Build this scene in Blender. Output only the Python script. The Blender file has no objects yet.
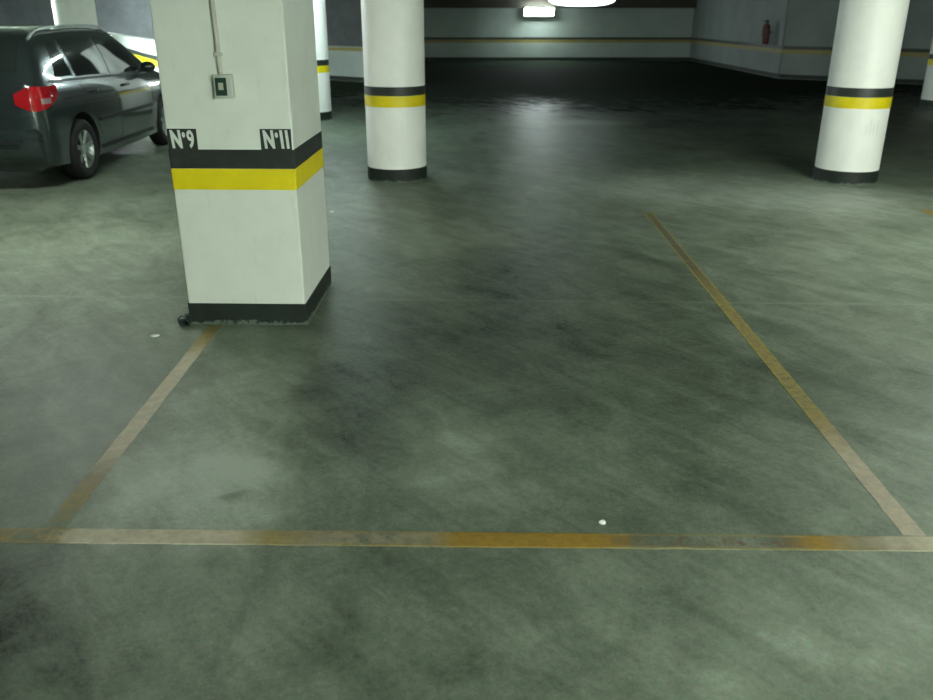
import bpy, bmesh, math, random
from mathutils import Vector, Matrix
random.seed(7)
S = bpy.context.scene
C = S.collection
PI = math.pi

# ------------------------------------------------------------------ helpers
def link(name, bm, mat, parent=None, smooth=False, angle=None, loc=None, rotz=None):
    bmesh.ops.recalc_face_normals(bm, faces=bm.faces[:])
    me = bpy.data.meshes.new(name)
    bm.to_mesh(me); bm.free()
    o = bpy.data.objects.new(name, me)
    C.objects.link(o)
    if mat is not None:
        for m in (mat if isinstance(mat, (list, tuple)) else [mat]):
            me.materials.append(m)
    if smooth:
        for p in me.polygons: p.use_smooth = True
        if angle is not None:
            try: me.set_sharp_from_angle(angle=math.radians(angle))
            except Exception: pass
    if parent is not None: o.parent = parent
    if loc: o.location = loc
    if rotz is not None: o.rotation_euler = (0, 0, rotz)
    return o

def tag(o, label, cat, group=None, kind=None):
    o['label'] = label
    o['category'] = cat
    if group: o['group'] = group
    if kind: o['kind'] = kind
    return o

def thing(name, label, cat, loc=(0, 0, 0), rotz=0.0, group=None):
    o = bpy.data.objects.new(name, None)
    o.empty_display_size = .1
    C.objects.link(o)
    o.location = loc; o.rotation_euler = (0, 0, rotz)
    return tag(o, label, cat, group)

def add_box(bm, x0, x1, y0, y1, z0, z1, bevel=0.0, M=None):
    r = bmesh.ops.create_cube(bm, size=1)
    vs = r['verts']
    for v in vs:
        v.co = Vector(((x0 + x1) / 2 + v.co.x * (x1 - x0), (y0 + y1) / 2 + v.co.y * (y1 - y0), (z0 + z1) / 2 + v.co.z * (z1 - z0)))
    if bevel > 0:
        es = list({e for v in vs for e in v.link_edges})
        rb = bmesh.ops.bevel(bm, geom=es, offset=bevel, segments=2, affect='EDGES', profile=.6)
        vs = list({v for f in rb['faces'] for v in f.verts} | {v for v in vs if v.is_valid})
    if M is not None:
        bmesh.ops.transform(bm, matrix=M, verts=vs)
    return vs

def add_lathe(bm, prof, n=48, closed=False, M=None):
    """prof = [(r,z)...] turned around Z"""
    rings = []
    for r, z in prof:
        if r < 1e-5:
            rings.append([bm.verts.new((0, 0, z))])
        else:
            rings.append([bm.verts.new((r * math.cos(2 * PI * k / n), r * math.sin(2 * PI * k / n), z)) for k in range(n)])
    pairs = list(zip(rings[:-1], rings[1:]))
    if closed: pairs.append((rings[-1], rings[0]))
    for a, b in pairs:
        for k in range(n):
            k2 = (k + 1) % n
            q = [a[k % len(a)], a[k2 % len(a)], b[k2 % len(b)], b[k % len(b)]]
            u = []
            for v in q:
                if v not in u: u.append(v)
            if len(u) >= 3: bm.faces.new(u)
    if M is not None:
        bmesh.ops.transform(bm, matrix=M, verts=[v for r in rings for v in r])

def add_tube(bm, pts, r, n=12, cap=True):
    rings = []
    P = [Vector(p) for p in pts]
    for i, p in enumerate(P):
        d = (P[min(i + 1, len(P) - 1)] - P[max(i - 1, 0)]).normalized()
        up = Vector((0, 0, 1)) if abs(d.z) < .9 else Vector((0, 1, 0))
        a = d.cross(up).normalized(); b = d.cross(a)
        rr = r[i] if isinstance(r, (list, tuple)) else r
        rings.append([bm.verts.new(p + a * rr * math.cos(2 * PI * k / n) + b * rr * math.sin(2 * PI * k / n)) for k in range(n)])
    for A, B in zip(rings[:-1], rings[1:]):
        for k in range(n):
            bm.faces.new([A[k], A[(k + 1) % n], B[(k + 1) % n], B[k]])
    if cap:
        bm.faces.new(rings[0]); bm.faces.new(rings[-1])

# ---------------------------------------------------------------- materials
def mat(name, col, rough=.6, metal=0.0, spec=.5, coat=0.0, emit=None, estr=0.0, alpha=None, trans=0.0):
    m = bpy.data.materials.new(name); m.use_nodes = True
    b = m.node_tree.nodes['Principled BSDF']
    b.inputs['Base Color'].default_value = (*col, 1)
    b.inputs['Roughness'].default_value = rough
    b.inputs['Metallic'].default_value = metal
    b.inputs['Specular IOR Level'].default_value = spec
    b.inputs['Coat Weight'].default_value = coat
    b.inputs['Coat Roughness'].default_value = .04
    b.inputs['Transmission Weight'].default_value = trans
    if emit:
        b.inputs['Emission Color'].default_value = (*emit, 1)
        b.inputs['Emission Strength'].default_value = estr
    return m

class NT:
    """small node building helper"""
    def __init__(s, m):
        s.t = m.node_tree; s.N = s.t.nodes; s.L = s.t.links
        s.bsdf = s.N['Principled BSDF']
    def put(s, sock, v):
        if v is None: return
        if isinstance(v, bpy.types.NodeSocket): s.L.new(v, sock)
        else:
            if isinstance(v, (tuple, list)) and len(v) == 3 and sock.type == 'RGBA': v = (*v, 1)
            sock.default_value = v
    def math(s, op, a, b=None, c=None, clamp=False):
        n = s.N.new('ShaderNodeMath'); n.operation = op; n.use_clamp = clamp
        s.put(n.inputs[0], a)
        if b is not None: s.put(n.inputs[1], b)
        if c is not None: s.put(n.inputs[2], c)
        return n.outputs[0]
    def pos(s):
        g = s.N.new('ShaderNodeNewGeometry'); return g.outputs['Position']
    def obj(s):
        g = s.N.new('ShaderNodeTexCoord'); return g.outputs['Object']
    def sep(s, v):
        n = s.N.new('ShaderNodeSeparateXYZ'); s.put(n.inputs[0], v); return n.outputs
    def mapping(s, v, scale=(1, 1, 1), rot=(0, 0, 0), loc=(0, 0, 0)):
        n = s.N.new('ShaderNodeMapping'); s.put(n.inputs['Vector'], v)
        n.inputs['Scale'].default_value = scale; n.inputs['Rotation'].default_value = rot; n.inputs['Location'].default_value = loc
        return n.outputs[0]
    def noise(s, v, scale, detail=4, rough=.55, dist=0.0, out=0):
        n = s.N.new('ShaderNodeTexNoise'); s.put(n.inputs['Vector'], v)
        n.inputs['Scale'].default_value = scale; n.inputs['Detail'].default_value = detail
        n.inputs['Roughness'].default_value = rough; n.inputs['Distortion'].default_value = dist
        return n.outputs[out]
    def ramp(s, v, lo, hi, a=0.0, b=1.0):
        n = s.N.new('ShaderNodeMapRange'); n.interpolation_type = 'SMOOTHSTEP'
        s.put(n.inputs[0], v); n.inputs[1].default_value = lo; n.inputs[2].default_value = hi
        n.inputs[3].default_value = a; n.inputs[4].default_value = b
        return n.outputs[0]
    def mix(s, f, a, b, blend='MIX'):
        n = s.N.new('ShaderNodeMix'); n.data_type = 'RGBA'; n.blend_type = blend
        s.put(n.inputs['Factor'], f)
        A = [i for i in n.inputs if i.name == 'A' and i.type == 'RGBA'][0]
        B = [i for i in n.inputs if i.name == 'B' and i.type == 'RGBA'][0]
        s.put(A, a); s.put(B, b)
        return [o for o in n.outputs if o.type == 'RGBA'][0]
    def cramp(s, v, stops):
        n = s.N.new('ShaderNodeValToRGB'); s.put(n.inputs[0], v)
        e = n.color_ramp.elements
        while len(e) < len(stops): e.new(.5)
        for el, (p, c) in zip(e, stops): el.position = p; el.color = (*c, 1)
        return n.outputs[0]
    def bump(s, h, strength=.2, dist=.01):
        n = s.N.new('ShaderNodeBump'); s.put(n.inputs['Height'], h)
        n.inputs['Strength'].default_value = strength; n.inputs['Distance'].default_value = dist
        s.L.new(n.outputs[0], s.bsdf.inputs['Normal'])

LIGHT = (.236, .280, .215)
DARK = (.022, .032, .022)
# wear, oil, plain tone shifts and a painted lamp reflection on the slab: x, y, rx, ry, rotation, strength (>0 darker, <0 lighter)
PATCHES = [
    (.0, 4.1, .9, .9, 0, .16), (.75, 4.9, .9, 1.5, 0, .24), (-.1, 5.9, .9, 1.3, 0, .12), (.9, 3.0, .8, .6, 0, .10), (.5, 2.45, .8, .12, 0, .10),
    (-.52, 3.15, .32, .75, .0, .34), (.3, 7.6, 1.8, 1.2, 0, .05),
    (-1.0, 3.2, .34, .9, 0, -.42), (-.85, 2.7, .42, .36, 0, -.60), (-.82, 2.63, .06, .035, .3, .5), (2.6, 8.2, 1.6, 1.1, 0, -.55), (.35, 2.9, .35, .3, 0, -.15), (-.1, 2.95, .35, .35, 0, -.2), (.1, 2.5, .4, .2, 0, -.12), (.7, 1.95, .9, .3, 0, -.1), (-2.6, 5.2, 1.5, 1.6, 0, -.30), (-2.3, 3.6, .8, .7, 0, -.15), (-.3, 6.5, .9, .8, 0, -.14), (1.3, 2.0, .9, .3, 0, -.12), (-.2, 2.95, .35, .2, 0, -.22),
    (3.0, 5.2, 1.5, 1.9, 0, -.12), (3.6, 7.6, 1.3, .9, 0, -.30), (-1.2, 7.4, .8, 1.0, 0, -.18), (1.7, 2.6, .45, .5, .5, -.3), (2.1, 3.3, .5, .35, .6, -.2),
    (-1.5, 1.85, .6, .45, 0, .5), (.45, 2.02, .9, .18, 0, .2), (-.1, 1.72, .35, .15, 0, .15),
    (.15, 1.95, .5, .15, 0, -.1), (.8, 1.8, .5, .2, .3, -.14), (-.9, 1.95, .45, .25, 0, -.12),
    (3.0, 13.5, 7, 4.2, 0, .25), (3.0, 26.5, 13, 10.5, 0, 1.6), (-1.2, 11.5, 1.2, 1.6, 0, -.1),  # far aisle made darker, most of all towards the back wall
    (1.95, 13.8, .8, .45, 0, -.6),  # lamp's reflection on the floor, painted as a pale patch
]
def concrete_nodes(t):
    p = t.pos()
    wob = t.noise(p, 1.1, 4, .6, out=1)
    # distorted position
    vm = t.N.new('ShaderNodeVectorMath'); vm.operation = 'MULTIPLY_ADD'
    t.L.new(wob, vm.inputs[0]); vm.inputs[1].default_value = (.9, .9, 0); 
    sub = t.N.new('ShaderNodeVectorMath'); sub.operation = 'SUBTRACT'
    t.L.new(p, sub.inputs[0]); sub.inputs[1].default_value = (.45, .45, 0)
    t.L.new(sub.outputs[0], vm.inputs[2])
    dp = vm.outputs[0]
    dirt_tone = None
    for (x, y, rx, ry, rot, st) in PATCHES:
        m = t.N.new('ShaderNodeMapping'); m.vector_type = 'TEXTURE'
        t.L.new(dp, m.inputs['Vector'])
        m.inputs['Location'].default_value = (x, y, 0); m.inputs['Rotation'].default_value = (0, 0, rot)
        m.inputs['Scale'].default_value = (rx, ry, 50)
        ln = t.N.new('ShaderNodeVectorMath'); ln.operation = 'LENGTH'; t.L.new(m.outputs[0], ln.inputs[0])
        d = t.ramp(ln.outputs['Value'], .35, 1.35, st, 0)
        dirt_tone = d if dirt_tone is None else t.math('ADD', dirt_tone, d)
    big = t.noise(p, .9, 5, .6, .6)
    mid = t.noise(t.mapping(t.mapping(p, rot=(0, 0, 1.1)), (.8, 1.5, 1)), 2.8, 7, .68, .8)
    streak = t.noise(t.mapping(t.mapping(p, rot=(0, 0, .80)), (.9, 6, 1)), 1.7, 7, .72, .6)
    fine = t.noise(p, 38, 4, .75)
    grain = t.noise(p, 130, 3, .8)
    v = t.math('MULTIPLY_ADD', t.math('SUBTRACT', big, .5), .75, .37)
    v = t.math('MULTIPLY_ADD', t.math('SUBTRACT', mid, .5), 1.25, v)
    v = t.math('MULTIPLY_ADD', t.math('SUBTRACT', streak, .5), .68, v)
    scuff = t.noise(t.mapping(t.mapping(p, rot=(0, 0, -.55)), (1.0, 4, 1)), 2.3, 6, .7, .8)
    v = t.math('MULTIPLY_ADD', t.math('SUBTRACT', scuff, .5), .45, v)
    v = t.math('MULTIPLY_ADD', t.math('SUBTRACT', fine, .5), .75, v)
    v = t.math('MULTIPLY_ADD', t.math('SUBTRACT', grain, .5), .80, v)
    v = t.math('ADD', v, dirt_tone)
    # pale joint running across the slab
    s = t.sep(p)
    jw = t.math('ABSOLUTE', t.math('SUBTRACT', s[1], t.math('MULTIPLY_ADD', s[0], -.03, 4.80)))
    j = t.math('MULTIPLY', t.ramp(jw, .006, .03, -.25, 0), t.ramp(mid, .35, .6))
    v = t.math('ADD', v, j)
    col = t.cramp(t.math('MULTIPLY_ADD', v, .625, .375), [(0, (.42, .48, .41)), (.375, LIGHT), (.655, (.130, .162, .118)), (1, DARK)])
    tint = t.cramp(t.noise(p, 55, 3, .8, out=0), [(.3, (1.12, .95, 1.0)), (.5, (1, 1, 1)), (.7, (.9, 1.08, .94))])
    col = t.mix(1.0, col, tint, 'MULTIPLY')
    return col, v, fine, grain

def concrete():
    m = mat('Concrete', LIGHT, .5)
    t = NT(m)
    col, v, fine, grain = concrete_nodes(t)
    t.L.new(col, t.bsdf.inputs['Base Color'])
    r = t.math('ADD', t.ramp(v, 0, 1, .52, .46), t.ramp(v, 1.0, 1.5, 0, .45))
    t.L.new(r, t.bsdf.inputs['Roughness'])
    t.L.new(t.ramp(v, .75, 1.2, .27, .01), t.bsdf.inputs['Specular IOR Level'])
    t.bump(t.math('MULTIPLY_ADD', fine, .6, grain), .06, .002)
    return m

def line_paint(name, axis, lo, hi, stops, wear_stops, edge=None):
    """paint along a floor line; stops = colour along it, wear = how much concrete shows"""
    m = mat(name, (.4, .35, .2), .6)
    t = NT(m)
    col, v, fine, grain = concrete_nodes(t)
    s = t.sep(t.pos())
    u = t.ramp(s[axis], lo, hi); u.node.interpolation_type = 'LINEAR'
    paint = t.cramp(u, stops)
    w = t.sep(t.cramp(u, [(p, (a, a, a)) for p, a in wear_stops]))[0]
    n = t.noise(t.pos(), 22, 5, .75)
    n2 = t.math('MULTIPLY_ADD', t.noise(t.pos(), 90, 3, .8), .35, t.math('MULTIPLY', n, .8))
    f = t.ramp(t.math('SUBTRACT', n2, t.math('MULTIPLY_ADD', w, .85, .08)), -.12, .14)
    if edge is not None:
        c, half = edge
        ob = t.sep(t.obj())[0]
        e = t.ramp(t.math('ABSOLUTE', ob), half - .014, half - .004)
        e = t.math('MULTIPLY', e, t.ramp(w, .30, .50))
        f = t.math('MAXIMUM', f, t.math('MULTIPLY', e, .6))
        paint = t.mix(e, paint, c)
    shade = t.ramp(n, .3, .7, .8, 1.12)
    sh = t.N.new('ShaderNodeCombineXYZ')
    for k in range(3): t.L.new(shade, sh.inputs[k])
    paint = t.mix(1.0, paint, sh.outputs[0], 'MULTIPLY')
    t.L.new(t.mix(f, col, paint), t.bsdf.inputs['Base Color'])
    t.bsdf.inputs['Specular IOR Level'].default_value = .3
    return m

def painted(name, col, var=.06, rough=.55, scale=6, dirt_tone=None, zdirt=None):
    m = mat(name, col, rough)
    t = NT(m)
    p = t.pos()
    n = t.noise(p, scale, 5, .65)
    n2 = t.noise(t.mapping(p, (4, 4, .8)), 4, 5, .7)
    c = t.mix(t.ramp(n, .3, .7), tuple(x * (1 - var) for x in col), tuple(min(1, x * (1 + var)) for x in col))
    if dirt_tone:
        c = t.mix(t.ramp(n2, .56, .74, 0, .35), c, dirt_tone)
    if zdirt:      # mortar and scuffs at the foot of the black skirting
        z = t.sep(p)[2]
        k = t.math('ADD', z, t.math('MULTIPLY_ADD', t.noise(p, 26, 4, .8), -.13, .058))
        c = t.mix(t.ramp(k, .006, .012, 1, 0), c, zdirt)
    t.L.new(c, t.bsdf.inputs['Base Color'])
    t.bump(t.noise(p, 60, 4, .7), .12, .004)
    return m

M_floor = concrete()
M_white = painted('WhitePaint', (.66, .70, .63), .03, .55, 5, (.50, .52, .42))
M_white2 = painted('WhitePaintClean', (.86, .87, .82), .025, .5, 5, (.66, .68, .62))
M_band = painted('BlackPaint', (.020, .026, .022), .25, .5, 12)
M_skirt = painted('BlackSkirtPaint', (.006, .013, .009), .25, .65, 12, None, (.09, .12, .09))
M_yellow = painted('YellowPaint', (.72, .60, .003), .04, .5, 10)
M_wallband = painted('DullYellowPaint', (.27, .23, .07), .12, .6, 5)
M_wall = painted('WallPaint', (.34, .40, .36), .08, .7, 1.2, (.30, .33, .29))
M_walldim = painted('UnwashedWallPaint', (.20, .23, .215), .10, .7, 1.2, (.14, .16, .14))  # darker copy of the wall paint; the right walls' shade is in the colour
M_wallside = painted('LowWallPaint', (.66, .70, .66), .05, .7, 1.2, (.5, .5, .45))
M_greywall = painted('GreyRender', (.17, .19, .19), .15, .75, 2.0)
M_darkwall = painted('DarkRender', (.07, .075, .07), .15, .8, 2.0)
M_ceiling = painted('CeilingPaint', (.22, .24, .22), .12, .8, 1.5)
M_beam = painted('BeamPaint', (.05, .045, .035), .15, .8, 1.5)
M_conduit = mat('ConduitPlastic', (.40, .40, .33), .5)
M_box = mat('SwitchBoxGrey', (.42, .45, .40), .5)
M_boxdark = mat('SwitchInset', (.018, .045, .03), .3)
M_glyph = mat('StencilWhite', (.62, .68, .62), .6)
M_scuff = mat('FaintMark', (.76, .78, .73), .6)
M_paper_glint = mat('Paper', (.85, .87, .85), .6)
M_pipe = mat('DarkPipe', (.022, .035, .028), .4)
M_fix = mat('FixtureEnamel', (.6, .62, .6), .4)
M_red = mat('ExtinguisherRed', (.085, .018, .014), .5)
M_black = mat('BlackRubber', (.012, .013, .013), .6)

def emat(name, col, s):
    return mat(name, (.8, .8, .8), .4, emit=col, estr=s)

# ---------------------------------------------------------------- room shell
def struct(name, bm, m, **k):
    o = link(name, bm, m, **k); o['kind'] = 'structure'; return o

CEIL = 2.42
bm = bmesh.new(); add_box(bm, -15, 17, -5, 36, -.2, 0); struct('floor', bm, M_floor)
bm = bmesh.new(); add_box(bm, -15, 17, -5, 36, CEIL, CEIL + .2); struct('ceiling', bm, M_ceiling)

def wall(name, a, b, z1, m, th=.2, z0=0.0):
    """wall whose visible face runs from a to b; thickness goes to the left of a->b"""
    a = Vector((*a, 0)); b = Vector((*b, 0)); d = (b - a); L = d.length
    bm = bmesh.new(); add_box(bm, 0, L, 0, th, z0, z1)
    return struct(name, bm, m, loc=(a.x, a.y, 0), rotz=math.atan2(d.y, d.x))

wall('wall_back', (-2.0, 34), (8.6, 34), CEIL, M_wall)
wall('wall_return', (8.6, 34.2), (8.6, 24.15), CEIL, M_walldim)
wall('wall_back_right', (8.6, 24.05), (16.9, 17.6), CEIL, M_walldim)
wall('wall_right', (16.8, 19.5), (16.8, -4.8), CEIL, M_wall)
wall('wall_front', (16.8, -4.8), (-14.8, -4.8), CEIL, M_wall)
wall('wall_left', (-14.8, -4.8), (-14.8, 30), CEIL, M_greywall)
wall('wall_left_far', (-14.8, 29.0), (-2.2, 29.0), CEIL, M_greywall)
wall('wall_left_return', (-2.2, 29.0), (-2.0, 34.2), CEIL, M_wall, th=.2)
# two low walls along the ramp opening
PA = ((-9.9, 24.2), (-4.35, 13.4)); PB = ((-4.6, 24.2), (-1.75, 22.0))
wall('wall_ramp', PA[0], PA[1], 1.19, M_wallside, th=.18)
wall('wall_ramp_far', PB[0], PB[1], .86, M_wall, th=.18)
# stripes on the walls
def stripe(name, a, b, z0, z1, m, off=.004):
    a = Vector((*a, 0)); b = Vector((*b, 0)); d = (b - a); L = d.length
    bm = bmesh.new(); add_box(bm, 0, L, -off, 0.001, z0, z1)
    return struct(name, bm, m, loc=(a.x, a.y, 0), rotz=math.atan2(d.y, d.x))
n = 1
for side, a, b, w in (('back', (-2.0, 34), (8.6, 34), 1), ('return', (8.6, 33.99), (8.6, 24.07), 1), ('back_right', (8.6, 24.05), (16.8, 17.68), 1),
                      ('ramp', PA[0], PA[1], 0), ('ramp_far', PB[0], PB[1], 2)):
    dz = -.10 if w == 1 else 0
    stripe('trim_%d' % n, a, b, .755 + dz, (.86 if w != 2 else .84) + dz, M_yellow if w == 0 else M_wallband); n += 1
    if w != 2:
        stripe('trim_%d' % n, a, b, .86 + dz, .945 + dz, M_band); n += 1
    stripe('baseboard_' + side, a, b, 0, .12, M_skirt)
# downstand beams of the ceiling
bm = bmesh.new(); add_box(bm, -2.0, 8.6, 33.7, 34.0, 1.88, CEIL); struct('trim_20', bm, M_beam)
bm = bmesh.new(); add_box(bm, 8.8, 16.7, 15.9, 16.6, 2.1, CEIL); struct('trim_21', bm, M_beam)

# ---------------------------------------------------------------- columns
def round_column(loc, label, white, r=.31, marks=False):
    t = thing('round_column', label, 'column', loc, 0, 'round columns')
    bm = bmesh.new(); add_lathe(bm, [(0, 0), (r, 0), (r, CEIL), (0, CEIL)], 64)
    link('shaft', bm, white, t, True, 40)
    def ring(name, z0, z1, m, e):
        bm = bmesh.new(); add_lathe(bm, [(r - .003, z0), (r + e, z0), (r + e, z1), (r - .003, z1)], 64, closed=True)
        return link(name, bm, m, t, True, 40)
    ring('yellow_band', .75, .857, M_yellow, .002)
    ring('black_band', .858, .945, M_band, .002)
    ring('base_skirt', 0, .135, M_skirt, .004)
    if marks:
        bm = bmesh.new()
        for k, (a, h) in enumerate(((-92, .10), (-85, .14), (-78, .12), (-71, .14))):
            for q in range(1):
                a0 = math.radians(a); a1 = math.radians(a + 2.2)
                vs = []
                for rr in (r - .001, r + .0015):
                    for ang, z in ((a0, .50), (a1, .50), (a1, .50 + h), (a0, .50 + h)):
                        vs.append(bm.verts.new((rr * math.cos(ang), rr * math.sin(ang), z)))
                bm.faces.new(vs[4:8]); bm.faces.new(vs[0:4][::-1])
                for i in range(4): bm.faces.new([vs[i], vs[(i + 1) % 4], vs[4 + (i + 1) % 4], vs[4 + i]])
        link('faded_mark', bm, M_scuff, t)['label'] = 'faint grey rubbed-out marks below the yellow band'
    return t
round_column((-.735, 8.93, 0), 'white round column with yellow and black bands just right of the square pillar', M_white2)
round_column((3.968, 8.78, 0), 'bright white round column with faded marks, at the far right of the bay', M_white2, marks=True)
round_column((-2.56, 14.35, 0), 'distant white round column half hidden behind the square pillar right edge', M_white2)
round_column((-6.15, 14.1, 0), 'pale round column rising behind the roof of the dark car', M_white2)
round_column((8.95, 16.4, 0), 'dim round column cut by the right edge of the photo', M_white)

# square pillar
PX0, PX1, PY0, PY1 = -1.532, -.882, 4.375, 5.14
sp = thing('square_pillar', 'large white square concrete pillar marked Nº 9 and Nº 11 at the bay corner', 'pillar', ((PX0 + PX1) / 2, (PY0 + PY1) / 2, 0), math.radians(-1.5))
hx, hy = (PX1 - PX0) / 2, (PY1 - PY0) / 2
def prism_ring(name, z0, z1, m, e, inner=.002, cut=.005, solid=False):
    bm = bmesh.new()
    def loop(x, y, z, c):
        pts = [(-x + c, -y), (x - c, -y), (x, -y + c), (x, y - c), (x - c, y), (-x + c, y), (-x, y - c), (-x, -y + c)]
        return [bm.verts.new((a, b, z)) for a, b in pts]
    if solid:
        A = loop(hx, hy, z0, cut); B = loop(hx, hy, z1, cut)
        bm.faces.new(A[::-1]); bm.faces.new(B)
        for k in range(8): bm.faces.new([A[k], A[(k + 1) % 8], B[(k + 1) % 8], B[k]])
    else:
        A = loop(hx + e, hy + e, z0, cut); B = loop(hx + e, hy + e, z1, cut)
        D = loop(hx - inner, hy - inner, z1, cut); E = loop(hx - inner, hy - inner, z0, cut)
        for P, Q in ((A, B), (B, D), (D, E), (E, A)):
            for k in range(8): bm.faces.new([P[k], P[(k + 1) % 8], Q[(k + 1) % 8], Q[k]])
    return link(name, bm, m, sp)
prism_ring('shaft', 0, CEIL, M_white, 0, solid=True)
prism_ring('yellow_band', .752, .861, M_yellow, .002)
prism_ring('black_band', .862, .96, M_band, .002)
prism_ring('base_skirt', 0, .122, M_skirt, .005)

def text_mesh(body, size, m, parent, name, loc, sx=1.0, shear=0.0, ext=.0012, off=.0):
    cu = bpy.data.curves.new('t', 'FONT'); cu.body = body; cu.size = size; cu.extrude = ext; cu.shear = shear; cu.offset = off
    cu.resolution_u = 4
    o = bpy.data.objects.new('t', cu); C.objects.link(o)
    dg = bpy.context.evaluated_depsgraph_get(); dg.update()
    me = bpy.data.meshes.new_from_object(o.evaluated_get(dg))
    bpy.data.objects.remove(o)
    xs = [v.co.x for v in me.vertices]; ys = [v.co.y for v in me.vertices]
    me.transform(Matrix.Translation((-min(xs), -min(ys), 0)))
    me.transform(Matrix.Diagonal((sx, 1, 1, 1)))
    me.transform(Matrix.Rotation(PI / 2, 4, 'X'))
    me.materials.clear(); me.materials.append(m)
    r = bpy.data.objects.new(name, me); C.objects.link(r); r.parent = parent; r.location = loc
    return r
def plate(x0, w, chars, lab):
    y = -hy
    bm = bmesh.new(); add_box(bm, x0, x0 + w, y - .0022, y + .002, .955, 1.064)
    p = link('number_panel', bm, M_band, sp); p['label'] = lab
    for body, x, sz, z, sx, dy in chars:
        text_mesh(body, sz, M_glyph, p, 'numeral' if body.isdigit() else 'letter', (x0 + x, y - .0030, z), sx, -.12, .0006, off=.0036 if body == '9' else .0058)
plate(-hx + .004, .152, (('N', .014, .118, .966, .62, 0), ('º', .076, .056, 1.020, .55, 0), ('9', .100, .118, .966, .62, 0)), 'black stencilled panel reading Nº 9')
plate(hx - .166, .160, (('N', .014, .118, .966, .62, 0), ('º', .076, .056, 1.020, .55, 0), ('1', .100, .118, .966, .62, 0), ('1', .128, .118, .966, .62, 0)), 'black stencilled panel reading Nº 11')

# conduit and switch box on the pillar
cx = -1.228
cd = thing('electrical_conduit', 'beige conduit running down the square pillar to its grey switch box', 'conduit', (cx, PY0 + .008, 1.33))
bm = bmesh.new(); add_tube(bm, [(-.012, -.014, CEIL - 1.33), (0.0, -.014, 0)], .0125, 16)
link('pipe', bm, M_conduit, cd, True, 50)
for z in (.095, .62):
    bm = bmesh.new(); add_box(bm, -.020, .020, -.029, .0, z - .008, z + .008, .003)
    link('clamp', bm, M_box, cd)
sb = thing('switch_box', 'small grey switch box with dark face on the square pillar', 'switch box', (cx + .012, PY0 + .008, 1.272))
bm = bmesh.new(); add_box(bm, -.045, .050, -.045, 0, -.055, .058, .006); link('housing', bm, M_box, sb, True, 30)
bm = bmesh.new(); add_box(bm, -.034, .022, -.050, -.044, -.042, .044, .002); link('inset', bm, M_boxdark, sb)
bm = bmesh.new(); add_box(bm, -.018, .006, -.056, -.049, -.014, .020, .002); link('switch', bm, M_conduit, sb)

# pipe stub lying at the pillar foot
ps = thing('pipe_stub', 'short dark pipe end on the floor against the square pillar left corner', 'pipe', (-1.560, 4.385, 0))
ps.scale = (.8, .8, .8)
bm = bmesh.new()
add_lathe(bm, [(.036, 0), (.038, .004), (.038, .09), (.026, .09), (.024, .02), (.0, .02)], 24, M=Matrix.Translation((.0, .02, .040)) @ Matrix.Rotation(math.radians(100), 4, 'X') @ Matrix.Rotation(.0, 4, 'Y'))
link('tube', bm, M_pipe, ps, True, 50)
bm = bmesh.new(); add_lathe(bm, [(.044, 0), (.044, .02), (.037, .02), (.037, 0)], 24, closed=True, M=Matrix.Translation((.0, -.05, .047)) @ Matrix.Rotation(math.radians(100), 4, 'X'))
link('collar', bm, M_pipe, ps, True, 50)

# ---------------------------------------------------------------- painted floor lines
def floor_line(name, a, b, w, m, label, h=.0012):
    """flat slab of paint from a to b (world x, y), width w"""
    a = Vector(a); b = Vector(b); d = b - a; L = d.length
    bm = bmesh.new()
    n = max(2, int(L / .05)); ra = random.Random(3)
    def row(z):
        R = []
        for i in range(n + 1):
            j0 = ra.uniform(-.0015, .0015); j1 = ra.uniform(-.0015, .0015)
            R.append((bm.verts.new((-w / 2 + j0, L * i / n, z)), bm.verts.new((w / 2 + j1, L * i / n, z))))
        return R
    ra.seed(5); T = row(h); ra.seed(5); B = row(0)
    for i in range(n):
        bm.faces.new([T[i][0], T[i][1], T[i + 1][1], T[i + 1][0]])
        bm.faces.new([B[i][0], B[i + 1][0], B[i + 1][1], B[i][1]])
        bm.faces.new([T[i][0], T[i + 1][0], B[i + 1][0], B[i][0]])
        bm.faces.new([T[i][1], B[i][1], B[i + 1][1], T[i + 1][1]])
    bm.faces.new([T[0][0], B[0][0], B[0][1], T[0][1]]); bm.faces.new([T[n][0], T[n][1], B[n][1], B[n][0]])
    o = link(name, bm, m)
    o.location = (a.x, a.y, 0); o.rotation_euler = (0, 0, math.atan2(-d.x, d.y))
    return tag(o, label, 'floor marking', 'painted bay lines')

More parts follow.
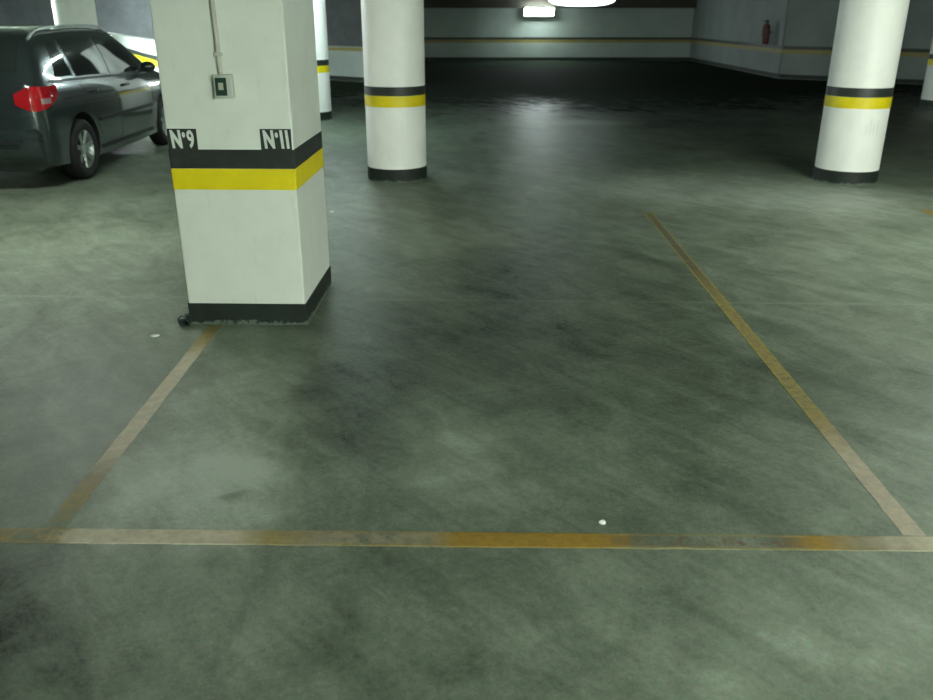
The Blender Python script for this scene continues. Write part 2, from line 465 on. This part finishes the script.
BEIGE = (.53, .48, .35); OCH = (.30, .235, .085); ORG = (.33, .21, .035); OLV = (.20, .18, .06); BRN = (.13, .085, .045); YEL = (.34, .31, .06); DUL = (.26, .235, .15)
M_l = line_paint('LinePaintLeft', 1, 2.40, 4.36, [(0, OLV), (.07, OCH), (.16, DUL), (.28, BEIGE), (.75, BEIGE), (.86, OCH), (1, OLV)],
                 [(0, .62), (.10, .45), (.22, .08), (.45, 0), (.75, .0), (.9, .2), (1, .4)])
M_r = line_paint('LinePaintRight', 1, 2.36, 7.25, [(0, (.44, .39, .29)), (.10, (.44, .39, .29)), (.17, OCH), (.3, OCH), (.5, OCH), (.65, BRN), (.85, BRN), (1, OLV)],
                 [(0, 0), (.12, .1), (.20, .5), (.3, .42), (.45, .45), (.6, .5), (.8, .55), (1, .5)], edge=(YEL, .036))
M_f = line_paint('LinePaintFront', 0, -1.7, 1.7, [(0, ORG), (.09, OCH), (.12, BEIGE), (.27, BEIGE), (.31, OCH), (.36, DUL), (.46, DUL), (.49, ORG), (.63, ORG), (.68, BRN), (.80, BRN), (.84, ORG), (.88, DUL), (.95, BEIGE), (1, BEIGE)],
                 [(0, .25), (.07, .65), (.105, .45), (.13, .05), (.27, .0), (.33, .25), (.4, .55), (.47, .38), (.52, .27), (.62, .30), (.67, .62), (.79, .65), (.84, .35), (.89, .4), (.93, .1), (1, .0)], edge=(OCH, .037))
M_d = line_paint('LinePaintFarRight', 1, 5, 7.5, [(0, ORG), (1, ORG)], [(0, .3), (1, .3)])
floor_line('bay_line', (-1.388, 2.353), (-1.398, 4.36), .073, M_l, 'pale beige painted line running from the front line up to the square pillar')
floor_line('bay_line', (1.486, 2.336), (1.592, 7.20), .074, M_r, 'long ochre line with thin yellow edges along the right side of the bay', h=.0013)
o = floor_line('bay_line', (-2.1, 2.345), (2.1, 2.277), .080, M_f, 'patchy orange and beige line across the front of the bay', h=.0020)
floor_line('bay_line', (4.20, 5.6), (4.06, 7.32), .08, M_d, 'tip of an orange floor line at the right edge of the photo')

# scraps on the floor, and one glint built as a white fleck
def scrap(x, y, sx, sy, rz, label):
    bm = bmesh.new(); ra = random.Random(int(x * 100) % 97)
    n = 7; top = []; bot = []
    for k in range(n):
        r = ra.uniform(.75, 1.1); a = 2 * PI * k / n
        top.append(bm.verts.new((sx * r * math.cos(a), sy * r * math.sin(a), .004 + ra.uniform(0, .003))))
        bot.append(bm.verts.new((sx * r * math.cos(a), sy * r * math.sin(a), 0.0)))
    c = bm.verts.new((0, 0, .009))
    for k in range(n):
        k2 = (k + 1) % n
        bm.faces.new([top[k], top[k2], c]); bm.faces.new([top[k], bot[k], bot[k2], top[k2]])
    bm.faces.new(bot[::-1])
    o = link('paper_scrap', bm, M_paper_glint, loc=(x, y, 0.0), rotz=rz); tag(o, label, 'litter', 'scraps on the floor')
scrap(-1.678, 4.19, .024, .016, .2, 'small white paper scrap on the floor left of the pillar foot')
scrap(.461, 2.408, .012, .012, .4, 'tiny white speck on the floor just behind the front line')
scrap(-1.183, 7.25, .022, .03, .1, 'small white scrap on the floor right of the square pillar')  # specular glint on the floor, modelled as a white fleck

# ---------------------------------------------------------------- lamps
E_cool = emat('TubeCool', (.84, 1.0, .95), 1)
def lamp(loc, rotz, strength, label, length=1.2, width=.16, col=(.93, 1.0, .90), drop=0.0, group='fluorescent ceiling lamps', soft=None):
    t = thing('fluorescent_lamp', label, 'lamp', loc, rotz, group)
    bm = bmesh.new(); add_box(bm, -length / 2, length / 2, -width / 2, width / 2, .045, .085, .006); link('housing', bm, M_fix, t)
    e = emat('Tube', col, strength)
    bm = bmesh.new()
    # bowed diffuser
    if soft:
        r = bmesh.ops.create_uvsphere(bm, u_segments=32, v_segments=16, radius=1)
        for v in r['verts']: v.co = Vector((math.copysign(abs(v.co.x) ** .75, v.co.x) * length / 2, v.co.y * width / 2, v.co.z * .13 + .05))
        link('diffuser', bm, e, t, True, 60)
        for q in (-.4, .4):
            bm = bmesh.new(); add_tube(bm, [(q, 0, .085), (q, 0, .085 + drop)], .006, 8); link('suspension_rod', bm, M_fix, t)
        return t
    n = 10; pr = [(-width * .46 + width * .92 * k / n, .046 - .05 * math.sin(PI * k / n)) for k in range(n + 1)]
    A = [bm.verts.new((-length / 2 + .02, y, z)) for y, z in pr]; B = [bm.verts.new((length / 2 - .02, y, z)) for y, z in pr]
    for k in range(n): bm.faces.new([A[k], A[k + 1], B[k + 1], B[k]])
    bm.faces.new(A); bm.faces.new(B[::-1]); bm.faces.new([A[0], B[0], B[n], A[n]])
    link('diffuser', bm, e, t, True, 60)
    for s in (-1, 1):
        bm = bmesh.new(); add_box(bm, s * length / 2 - .012, s * length / 2 + .012, -width / 2 - .004, width / 2 + .004, .0, .085, .004); link('end_cap', bm, M_fix, t)
        if drop > .01:
            bm = bmesh.new(); add_tube(bm, [(s * length * .35, 0, .085), (s * length * .35, 0, .085 + drop)], .006, 8); link('suspension_rod', bm, M_fix, t)
    return t
ZC = CEIL - .085
LS = [49.0, 53.5, 0.0, 3.3, 47.3, 217.0, 24.4, 62.5, 625.2, 0.0, 0.0, 487.0, 942.0]
lamp((-3.3, 6.6, ZC), 0, LS[0], 'ceiling lamp over the lane left of the square pillar')
lamp((4.2, 5.6, ZC), 0, LS[1], 'ceiling lamp in front of the bright right column')
lamp((2.30, 18.0, 1.86), 0, LS[3], 'bright suspended lamp cut by the top edge of the photo', 1.34, .2, (.84, 1.0, .97), CEIL - 1.86 - .085, 'hanging lamps', True)
lamp((-1.9, 13.0, ZC), 0, LS[4], 'ceiling lamp behind the left round column', col=(.80, 1, .98))
lamp((-9.6, 26.2, ZC), 0, LS[5], 'ceiling lamp over the ramp beyond the low wall', col=(.86, .97, 1))
lamp((-6.9, 10.6, ZC), PI / 2, LS[6], 'ceiling lamp above the dark car', col=(.86, 1, .97))
lamp((3.2, -3.4, ZC), 0, LS[8], 'ceiling lamp behind the photographer on the left')  # unseen fill lamp added to brighten the pillar's front
lamp((6.0, -3.4, ZC), 0, LS[11], 'ceiling lamp behind the photographer on the right')  # second unseen fill lamp, added for the pillar's front and side
lamp((-9.4, 15.4, ZC), PI / 2, LS[12], 'ceiling lamp beside the ramp wall left of the pale column', col=(.86, 1, .97))  # unseen lamp added to light the low ramp wall
# luminaire on the back wall
t = thing('wall_lamp', 'small rectangular lit lamp on the far back wall', 'lamp', (2.72, 33.69, 1.74), 0)
bm = bmesh.new(); add_box(bm, -.56, .56, -.06, .30, -.14, .139, .01); link('housing', bm, M_fix, t)
bm = bmesh.new(); add_box(bm, -.53, .53, -.12, -.061, -.12, .13, .03); link('diffuser', bm, emat('WallTube', (.86, 1, .97), LS[7]), t, True, 30)
# fire extinguisher on the right back wall
ex = thing('fire_extinguisher', 'dark red fire extinguisher hanging on the dim far right wall', 'fire extinguisher', (8.42, 25.0, .86))
bm = bmesh.new(); add_lathe(bm, [(0, 0), (.08, 0), (.092, .02), (.092, .44), (.07, .51), (.03, .54), (0, .54)], 24); link('cylinder', bm, M_red, ex, True, 40)
bm = bmesh.new(); add_tube(bm, [(0, 0, .54), (0, 0, .60)], .02, 12); add_box(bm, -.10, .03, -.012, .012, .60, .63, .004); link('valve', bm, M_black, ex)
bm = bmesh.new(); add_tube(bm, [(-.03, 0, .58), (-.10, 0, .50), (-.115, 0, .35), (-.11, 0, .2)], .011, 10); link('hose', bm, M_black, ex, True)
bm = bmesh.new(); add_box(bm, .088, .18, -.03, .03, .30, .34); link('bracket', bm, M_black, ex)

# ---------------------------------------------------------------- the car
M_paint = mat('CarPaint', (.030, .043, .043), .24, metal=.35, spec=.6, coat=1.0)
M_glass = mat('CarGlass', (.02, .028, .026), .04, spec=.9, coat=.5)
M_trim = mat('CarTrim', (.014, .017, .016), .45)
M_alloy = mat('Alloy', (.52, .56, .54), .28, metal=.85)
M_tyre = mat('Tyre', (.010, .011, .011), .75)
M_lens = mat('TailLens', (.36, .006, .012), .06, spec=.8, coat=1.0, emit=(.8, .0, .01), estr=0.0)
M_lensdark = mat('TailLensClear', (.30, .20, .20), .08, spec=.8, coat=1.0)
M_head = mat('HeadLens', (.45, .50, .50), .08, spec=.8, coat=1.0)
M_rail = mat('RoofRail', (.42, .45, .44), .3, metal=.7)

KEY = [  # s, underside, hw, belt, roof, gw
    (0.00, .40, .62, .78, .80, .55),
    (0.04, .30, .74, .96, .99, .62),
    (0.10, .20, .80, 1.00, 1.06, .66),
    (0.20, .17, .835, 1.00, 1.20, .66),
    (0.32, .15, .845, 1.00, 1.35, .64),
    (0.50, .14, .85, .995, 1.43, .62),
    (0.90, .13, .855, .985, 1.465, .62),
    (1.50, .12, .86, .97, 1.475, .625),
    (2.00, .12, .86, .955, 1.465, .625),
    (2.35, .12, .86, .945, 1.43, .62),
    (2.70, .13, .86, .94, 1.29, .64),
    (3.00, .14, .855, .93, 1.12, .68),
    (3.22, .15, .85, .925, .985, .72),
    (3.40, .19, .84, .90, .945, .72),
    (3.70, .20, .82, .83, .87, .68),
    (3.92, .22, .76, .70, .76, .60),
    (4.03, .28, .64, .52, .60, .48)]
def key(s):
    s = max(0, min(KEY[-1][0], s))
    for i in range(len(KEY) - 1):
        if s <= KEY[i + 1][0]:
            break
    P = [KEY[max(i - 1, 0)], KEY[i], KEY[i + 1], KEY[min(i + 2, len(KEY) - 1)]]
    h = P[2][0] - P[1][0]; t = (s - P[1][0]) / h
    out = []
    for k in range(1, 6):
        m1 = (P[2][k] - P[0][k]) / max(P[2][0] - P[0][0], 1e-6) * h
        m2 = (P[3][k] - P[1][k]) / max(P[3][0] - P[1][0], 1e-6) * h
        a, b = P[1][k], P[2][k]
        out.append((2*t**3-3*t*t+1)*a + (t**3-2*t*t+t)*m1 + (-2*t**3+3*t*t)*b + (t**3-t*t)*m2)
    return out
def half_ring(s):
    zb, hw, b, r, gw = key(s)
    q = [(0, zb), (hw * .80, zb), (hw * .97, zb + .07)]
    for k, (fy, fz) in enumerate(((1.0, .26), (1.006, .48), (1.0, .68), (.985, .86), (.955, .97))):
        q.append((hw * fy, zb + .07 + (b - zb - .07) * fz))
    q.append((hw * .935, b))
    y0 = hw * .935
    for f, bow in ((.25, .012), (.5, .02), (.75, .016), (.93, .004)):
        q.append((y0 + (gw - y0) * f + bow, b + (r - b) * f * .985))
    q.append((gw * .95, r - (r - b) * .005 + .008))
    q.append((gw * .72, r + .022)); q.append((gw * .36, r + .034)); q.append((0, r + .037))
    return q
def side_pt(s, t, side=-1, off=0.0):
    """point on the glasshouse side: t 0 = belt, 1 = roof edge"""
    q = half_ring(s)[8:13]
    x = t * 4; i = min(int(x), 3); f = x - i
    y = q[i][0] * (1 - f) + q[i + 1][0] * f; z = q[i][1] * (1 - f) + q[i + 1][1] * f
    return Vector((s, side * (y + off), z + off * .35))
def low_pt(s, z, side=-1, off=0.0):
    q = half_ring(s)[2:9]
    for (y0, z0), (y1, z1) in zip(q[:-1], q[1:]):
        if z <= z1: break
    f = max(0, min(1, (z - z0) / (z1 - z0 + 1e-9)))
    return Vector((s, side * (y0 + (y1 - y0) * f + off), z))
def top_pt(s, u, off=0.0):
    """u -1..1 over the roof / rear screen / windscreen"""
    q = half_ring(s)[12:][::-1]
    a = abs(u) * 3; i = min(int(a), 2); f = a - i
    y = q[i][0] * (1 - f) + q[i + 1][0] * f; z = q[i][1] * (1 - f) + q[i + 1][1] * f
    return Vector((s, math.copysign(y, u), z + off))

car = thing('parked_car', 'dark grey estate car with red tail light parked left of the square pillar', 'car', (-4.84, 8.12, 0), PI / 2)
# local x = forward -> world +Y ; local -y = right hand side -> world +X
WR = [(.78, .305), (3.30, .305)]
bm = bmesh.new()
ss = []
s = 0.0
while s < 4.03:
    ss.append(s); s += .02 if (s < .3 or s > 3.7) else .05
ss.append(4.03)
rings = []
for s in ss:
    h = half_ring(s)
    full = [(y, z) for y, z in h] + [(-y, z) for y, z in h[::-1][1:-1]]
    rings.append([bm.verts.new((s, y, z)) for y, z in full])
for A, B in zip(rings[:-1], rings[1:]):
    for k in range(len(A)):
        bm.faces.new([A[k], A[(k + 1) % len(A)], B[(k + 1) % len(A)], B[k]])
bm.faces.new(rings[0]); bm.faces.new(rings[-1][::-1])
body = link('body', bm, [M_paint, M_trim], car, True, 35)
# wheel arches cut out of the body
bm = bmesh.new()
for (wx, wz) in WR:
    for sgn in (-1, 1):
        add_lathe(bm, [(0, -.2), (.365, -.2), (.365, .2), (0, .2)], 40, M=Matrix.Translation((wx, sgn * .82, wz + .01)) @ Matrix.Rotation(PI / 2, 4, 'X'))
cut = link('cutter', bm, M_trim); 
body.data.materials  # body slot 0 paint, slot 1 trim
md = body.modifiers.new('b', 'BOOLEAN'); md.object = cut; md.operation = 'DIFFERENCE'; md.solver = 'EXACT'
try: md.material_mode = 'TRANSFER'
except Exception: pass
cut.matrix_parent_inverse = Matrix(); cut.parent = car
bpy.context.view_layer.update()
me = bpy.data.meshes.new_from_object(body.evaluated_get(bpy.context.evaluated_depsgraph_get()))
body.modifiers.clear(); body.data = me; me.name = 'body'
bpy.data.objects.remove(cut)
for p in me.polygons: p.use_smooth = True
me.set_sharp_from_angle(angle=math.radians(32))

def grid_patch(name, rows, m, th=.006, smooth=True):
    """rows of points -> closed thin shell pushed inward"""
    bm = bmesh.new()
    G = [[bm.verts.new(p) for p in r] for r in rows]
    for i in range(len(G) - 1):
        for j in range(len(G[0]) - 1):
            bm.faces.new([G[i][j], G[i + 1][j], G[i + 1][j + 1], G[i][j + 1]])
    bmesh.ops.recalc_face_normals(bm, faces=bm.faces[:])
    bmesh.ops.solidify(bm, geom=bm.faces[:], thickness=th)
    return link(name, bm, m, car, smooth, 40)

def side_window(s0a, s0b, s1a, s1b, t0, t1, side, n=14, k=6):
    """s0a/s0b: rear edge at bottom/top ; s1a/s1b: front edge at bottom/top"""
    rows = []
    for i in range(n + 1):
        r = []
        for j in range(k + 1):
            t = t0 + (t1 - t0) * j / k; g = j / k
            a = s0a + (s0b - s0a) * g; b = s1a + (s1b - s1a) * g
            r.append(side_pt(a + (b - a) * i / n, t, side, .004))
        rows.append(r)
    return rows
for sd in (-1, 1):
    grid_patch('side_window', side_window(.50, .66, .87, .81, .10, .80, sd), M_glass)
    grid_patch('side_window', side_window(.95, .89, 1.72, 1.66, .08, .88, sd), M_glass)
    grid_patch('side_window', side_window(1.82, 1.76, 2.86, 2.36, .08, .86, sd), M_glass)
    # strip under the windows
    grid_patch('window_trim', [[side_pt(a, t, sd, .005) for t in (.0, .05)] for a in [.34 + .1 * q for q in range(27)]], M_trim)
    # rubbing strip and sill
    grid_patch('rub_strip', [[low_pt(a, z, sd, .012) for z in (.545, .585)] for a in [1.2 + .1 * q for q in range(17)]], M_trim, .014)
    grid_patch('sill', [[low_pt(a, z, sd, .008) for z in (.255, .30)] for a in [1.2 + .1 * q for q in range(17)]], M_trim, .01)
    # door shut lines
    for pts in ([(1.22, .40), (1.10, .60), (1.0, .75), (.93, .95)], [(1.79, .26), (1.79, .60), (1.79, .94)], [(2.90, .26), (2.92, .60), (2.90, .90)]):
        rows = []
        for q in range(len(pts) - 1):
            for w in range(4):
                f = w / 3; a = pts[q][0] * (1 - f) + pts[q + 1][0] * f; z = pts[q][1] * (1 - f) + pts[q + 1][1] * f
                rows.append([low_pt(a - .004, z, sd, .0015), low_pt(a + .004, z, sd, .0015)])
        grid_patch('door_seam', rows, M_trim, .002)
    for a in (1.12, 1.98):
        bm = bmesh.new(); p = low_pt(a, .86, sd, .0)
        add_box(bm, a, a + .17, min(p.y, p.y + sd * .028), max(p.y, p.y + sd * .028), .845, .875, .009); link('door_handle', bm, M_paint, car, True, 40)
    # mirror
    bm = bmesh.new(); p = side_pt(2.76, .1, sd)
    r = bmesh.ops.create_icosphere(bm, subdivisions=3, radius=1)
    for v in r['verts']: v.co = Vector((2.72 + v.co.x * .06, p.y + sd * .11 + v.co.y * .095, p.z + .05 + v.co.z * .065))
    add_box(bm, 2.70, 2.75, min(p.y, p.y + sd * .08), max(p.y, p.y + sd * .08), p.z - .01, p.z + .03, .006)
    link('door_mirror', bm, M_paint, car, True, 50)
    # roof rail
    pts = []
    for q in range(21):
        a = .42 + 1.85 * q / 20; u = half_ring(a)[13]
        hgt = .035 * min(1, math.sin(PI * q / 20) * 3)
        pts.append((a, sd * (u[0] + .03), u[1] - .012 + hgt))
    bm = bmesh.new(); add_tube(bm, pts, .014, 10); link('roof_rail', bm, M_rail, car, True, 60)
    # tail lamp wrapping round the rear corner
    def corner(u, z):   # u 0 = on the rear face, 1 = on the flank
        s = .0 + .36 * max(0, u - .3) / .7 + .02; 
        return s
    rows = []
    for i in range(15):
        f = i / 14
        r = []
        for j in range(7):
            g = j / 6
            s0 = .035 + .40 * f * (.75 + .25 * g)
            z = (.755 + .045 * f + .05 * f * f) + g * (.235 - .10 * f)
            r.append(low_pt(s0, min(z, key(s0)[2] - .008), sd, .006))
        rows.append(r)
    grid_patch('tail_light', rows, M_lens, .01)
    # rear face portion of the lamp
    rows = []
    for i in range(8):
        f = i / 7
        y = .60 + (key(.035)[1] * 1.0 - .60) * f
        rows.append([Vector((.0 + .030 * f - .010, sd * y, .87 + (g - .5) * (.10 + .125 * f))) for g in (0, .25, .5, .75, 1)])
    grid_patch('tail_light', rows, M_lens, .015)
    rows = [[low_pt(.10 + .12 * i / 6, .82 + .05 * g, sd, .009) for g in (0, .5, 1)] for i in range(7)]
    grid_patch('reversing_light', rows, M_lensdark, .006)  # pale patch standing in for a reflection on the tail lens
    # headlamp
    rows = [[low_pt(3.62 + .30 * i / 10, .60 + .03 * (1 - i / 10) + g * (.13 - .05 * i / 10), sd, .006) for g in (0, .33, .66, 1)] for i in range(11)]
    grid_patch('headlight', rows, M_head, .008)

grid_patch('rear_window', [[top_pt(a, u, .006) for u in [-.9 + 1.8 * q / 12 for q in range(13)]] for a in [.13 + .22 * i / 8 for i in range(9)]], M_glass, .004)
grid_patch('windshield', [[top_pt(a, u, .006) for u in [-.93 + 1.86 * q / 12 for q in range(13)]] for a in [2.50 + .66 * i / 10 for i in range(11)]], M_glass, .004)
# rear bumper
bm = bmesh.new()
prof = [(.30, -.02), (.34, -.065), (.46, -.085), (.56, -.075), (.60, -.03)]
ys = [-.80 + 1.6 * i / 24 for i in range(25)]
rows = []
for y in ys:
    a = abs(y) / .80; bend = .10 * a ** 4 + .28 * max(0, a - .93) / .07
    rows.append([Vector((x + bend, y * (1.0 + .03 * (z < .57)), z)) for z, x in prof])
G = [[bm.verts.new(p) for p in r] for r in rows]
for i in range(len(G) - 1):
    for j in range(len(G[0]) - 1): bm.faces.new([G[i][j], G[i + 1][j], G[i + 1][j + 1], G[i][j + 1]])
bmesh.ops.recalc_face_normals(bm, faces=bm.faces[:]); bmesh.ops.solidify(bm, geom=bm.faces[:], thickness=.03)
link('rear_bumper', bm, M_paint, car, True, 40)
bm = bmesh.new(); add_box(bm, -.103, -.08, -.62, .62, .47, .505, .006); link('bumper_strip', bm, M_trim, car, True, 40)
# wheels
tyre = [(.195, -.085), (.25, -.098), (.285, -.092), (.300, -.075), (.305, -.03), (.305, .03), (.300, .075), (.285, .092), (.25, .098), (.195, .085)]
rimprof = [(.196, -.08), (.206, -.088), (.206, -.078), (.185, -.06), (.175, .0), (.19, .06), (.204, .08), (.196, .085), (.17, .05), (.16, 0), (.17, -.055)]
for (wx, wz) in WR:
    for sgn in (-1, 1):
        Rm = Matrix.Rotation(PI / 2, 4, 'X') if sgn < 0 else Matrix.Rotation(-PI / 2, 4, 'X')
        # local z of the lathe -> outward
        Mt = Matrix.Translation((wx, sgn * .762, wz)) @ (Matrix.Rotation(PI / 2, 4, 'X') if sgn < 0 else Matrix.Rotation(-PI / 2, 4, 'X'))
        bm = bmesh.new(); add_lathe(bm, tyre, 48, closed=True, M=Mt); w = link('wheel', bm, M_tyre, car, True, 40)
        bm = bmesh.new(); add_lathe(bm, rimprof, 48, closed=True, M=Mt)
        for k in range(7):
            a = 2 * PI * k / 7 + .2
            vs = []
            prf = [(.03, .062, .030), (.10, .072, .022), (.19, .080, .030)]
            L = []
            for r_, z_, hw_ in prf:
                L.append([bm.verts.new(Mt @ Vector((r_ * math.cos(a) - q * hw_ * math.sin(a), r_ * math.sin(a) + q * hw_ * math.cos(a), z_ + dz))) for q, dz in ((-1, -.012), (1, -.012), (.6, .004), (-.6, .004))])
            for A, B in zip(L[:-1], L[1:]):
                for j in range(4): bm.faces.new([A[j], A[(j + 1) % 4], B[(j + 1) % 4], B[j]])
            bm.faces.new(L[0]); bm.faces.new(L[-1][::-1])
        add_lathe(bm, [(0, .045), (.05, .045), (.055, .06), (.045, .074), (0, .078)], 24, M=Mt)
        link('rim', bm, M_alloy, w, True, 35)
        bm = bmesh.new(); add_lathe(bm, [(0, -.02), (.17, -.02), (.17, .0), (0, .0)], 32, M=Mt); link('brake_disc', bm, M_trim, w, True, 40)
# plate recess
bm = bmesh.new(); add_box(bm, -.012, .02, -.27, .27, .66, .79, .005); link('plate_recess', bm, M_trim, car)

# ---------------------------------------------------------------- camera, world, view
W = bpy.data.worlds.new('World'); S.world = W; W.use_nodes = True
W.node_tree.nodes['Background'].inputs[0].default_value = (.02, .025, .022, 1)
W.node_tree.nodes['Background'].inputs[1].default_value = 0.3
cd_ = bpy.data.cameras.new('Camera'); cam = bpy.data.objects.new('Camera', cd_); C.objects.link(cam)
cam.location = (0, 0, 1.6); cam.rotation_euler = (PI / 2 - math.atan(334 / 832.5), 0, 0)
cd_.sensor_width = 36; cd_.lens = 832.5 / 933 * 36; cd_.clip_start = .05; cd_.clip_end = 200
cd_.dof.use_dof = True; cd_.dof.focus_distance = 4.3; cd_.dof.aperture_fstop = 2.8
S.camera = cam
S.view_settings.view_transform = 'Standard'; S.view_settings.look = 'None'
S.view_settings.gamma = 1; S.view_settings.use_curve_mapping = False
S.view_settings.exposure = 1.3
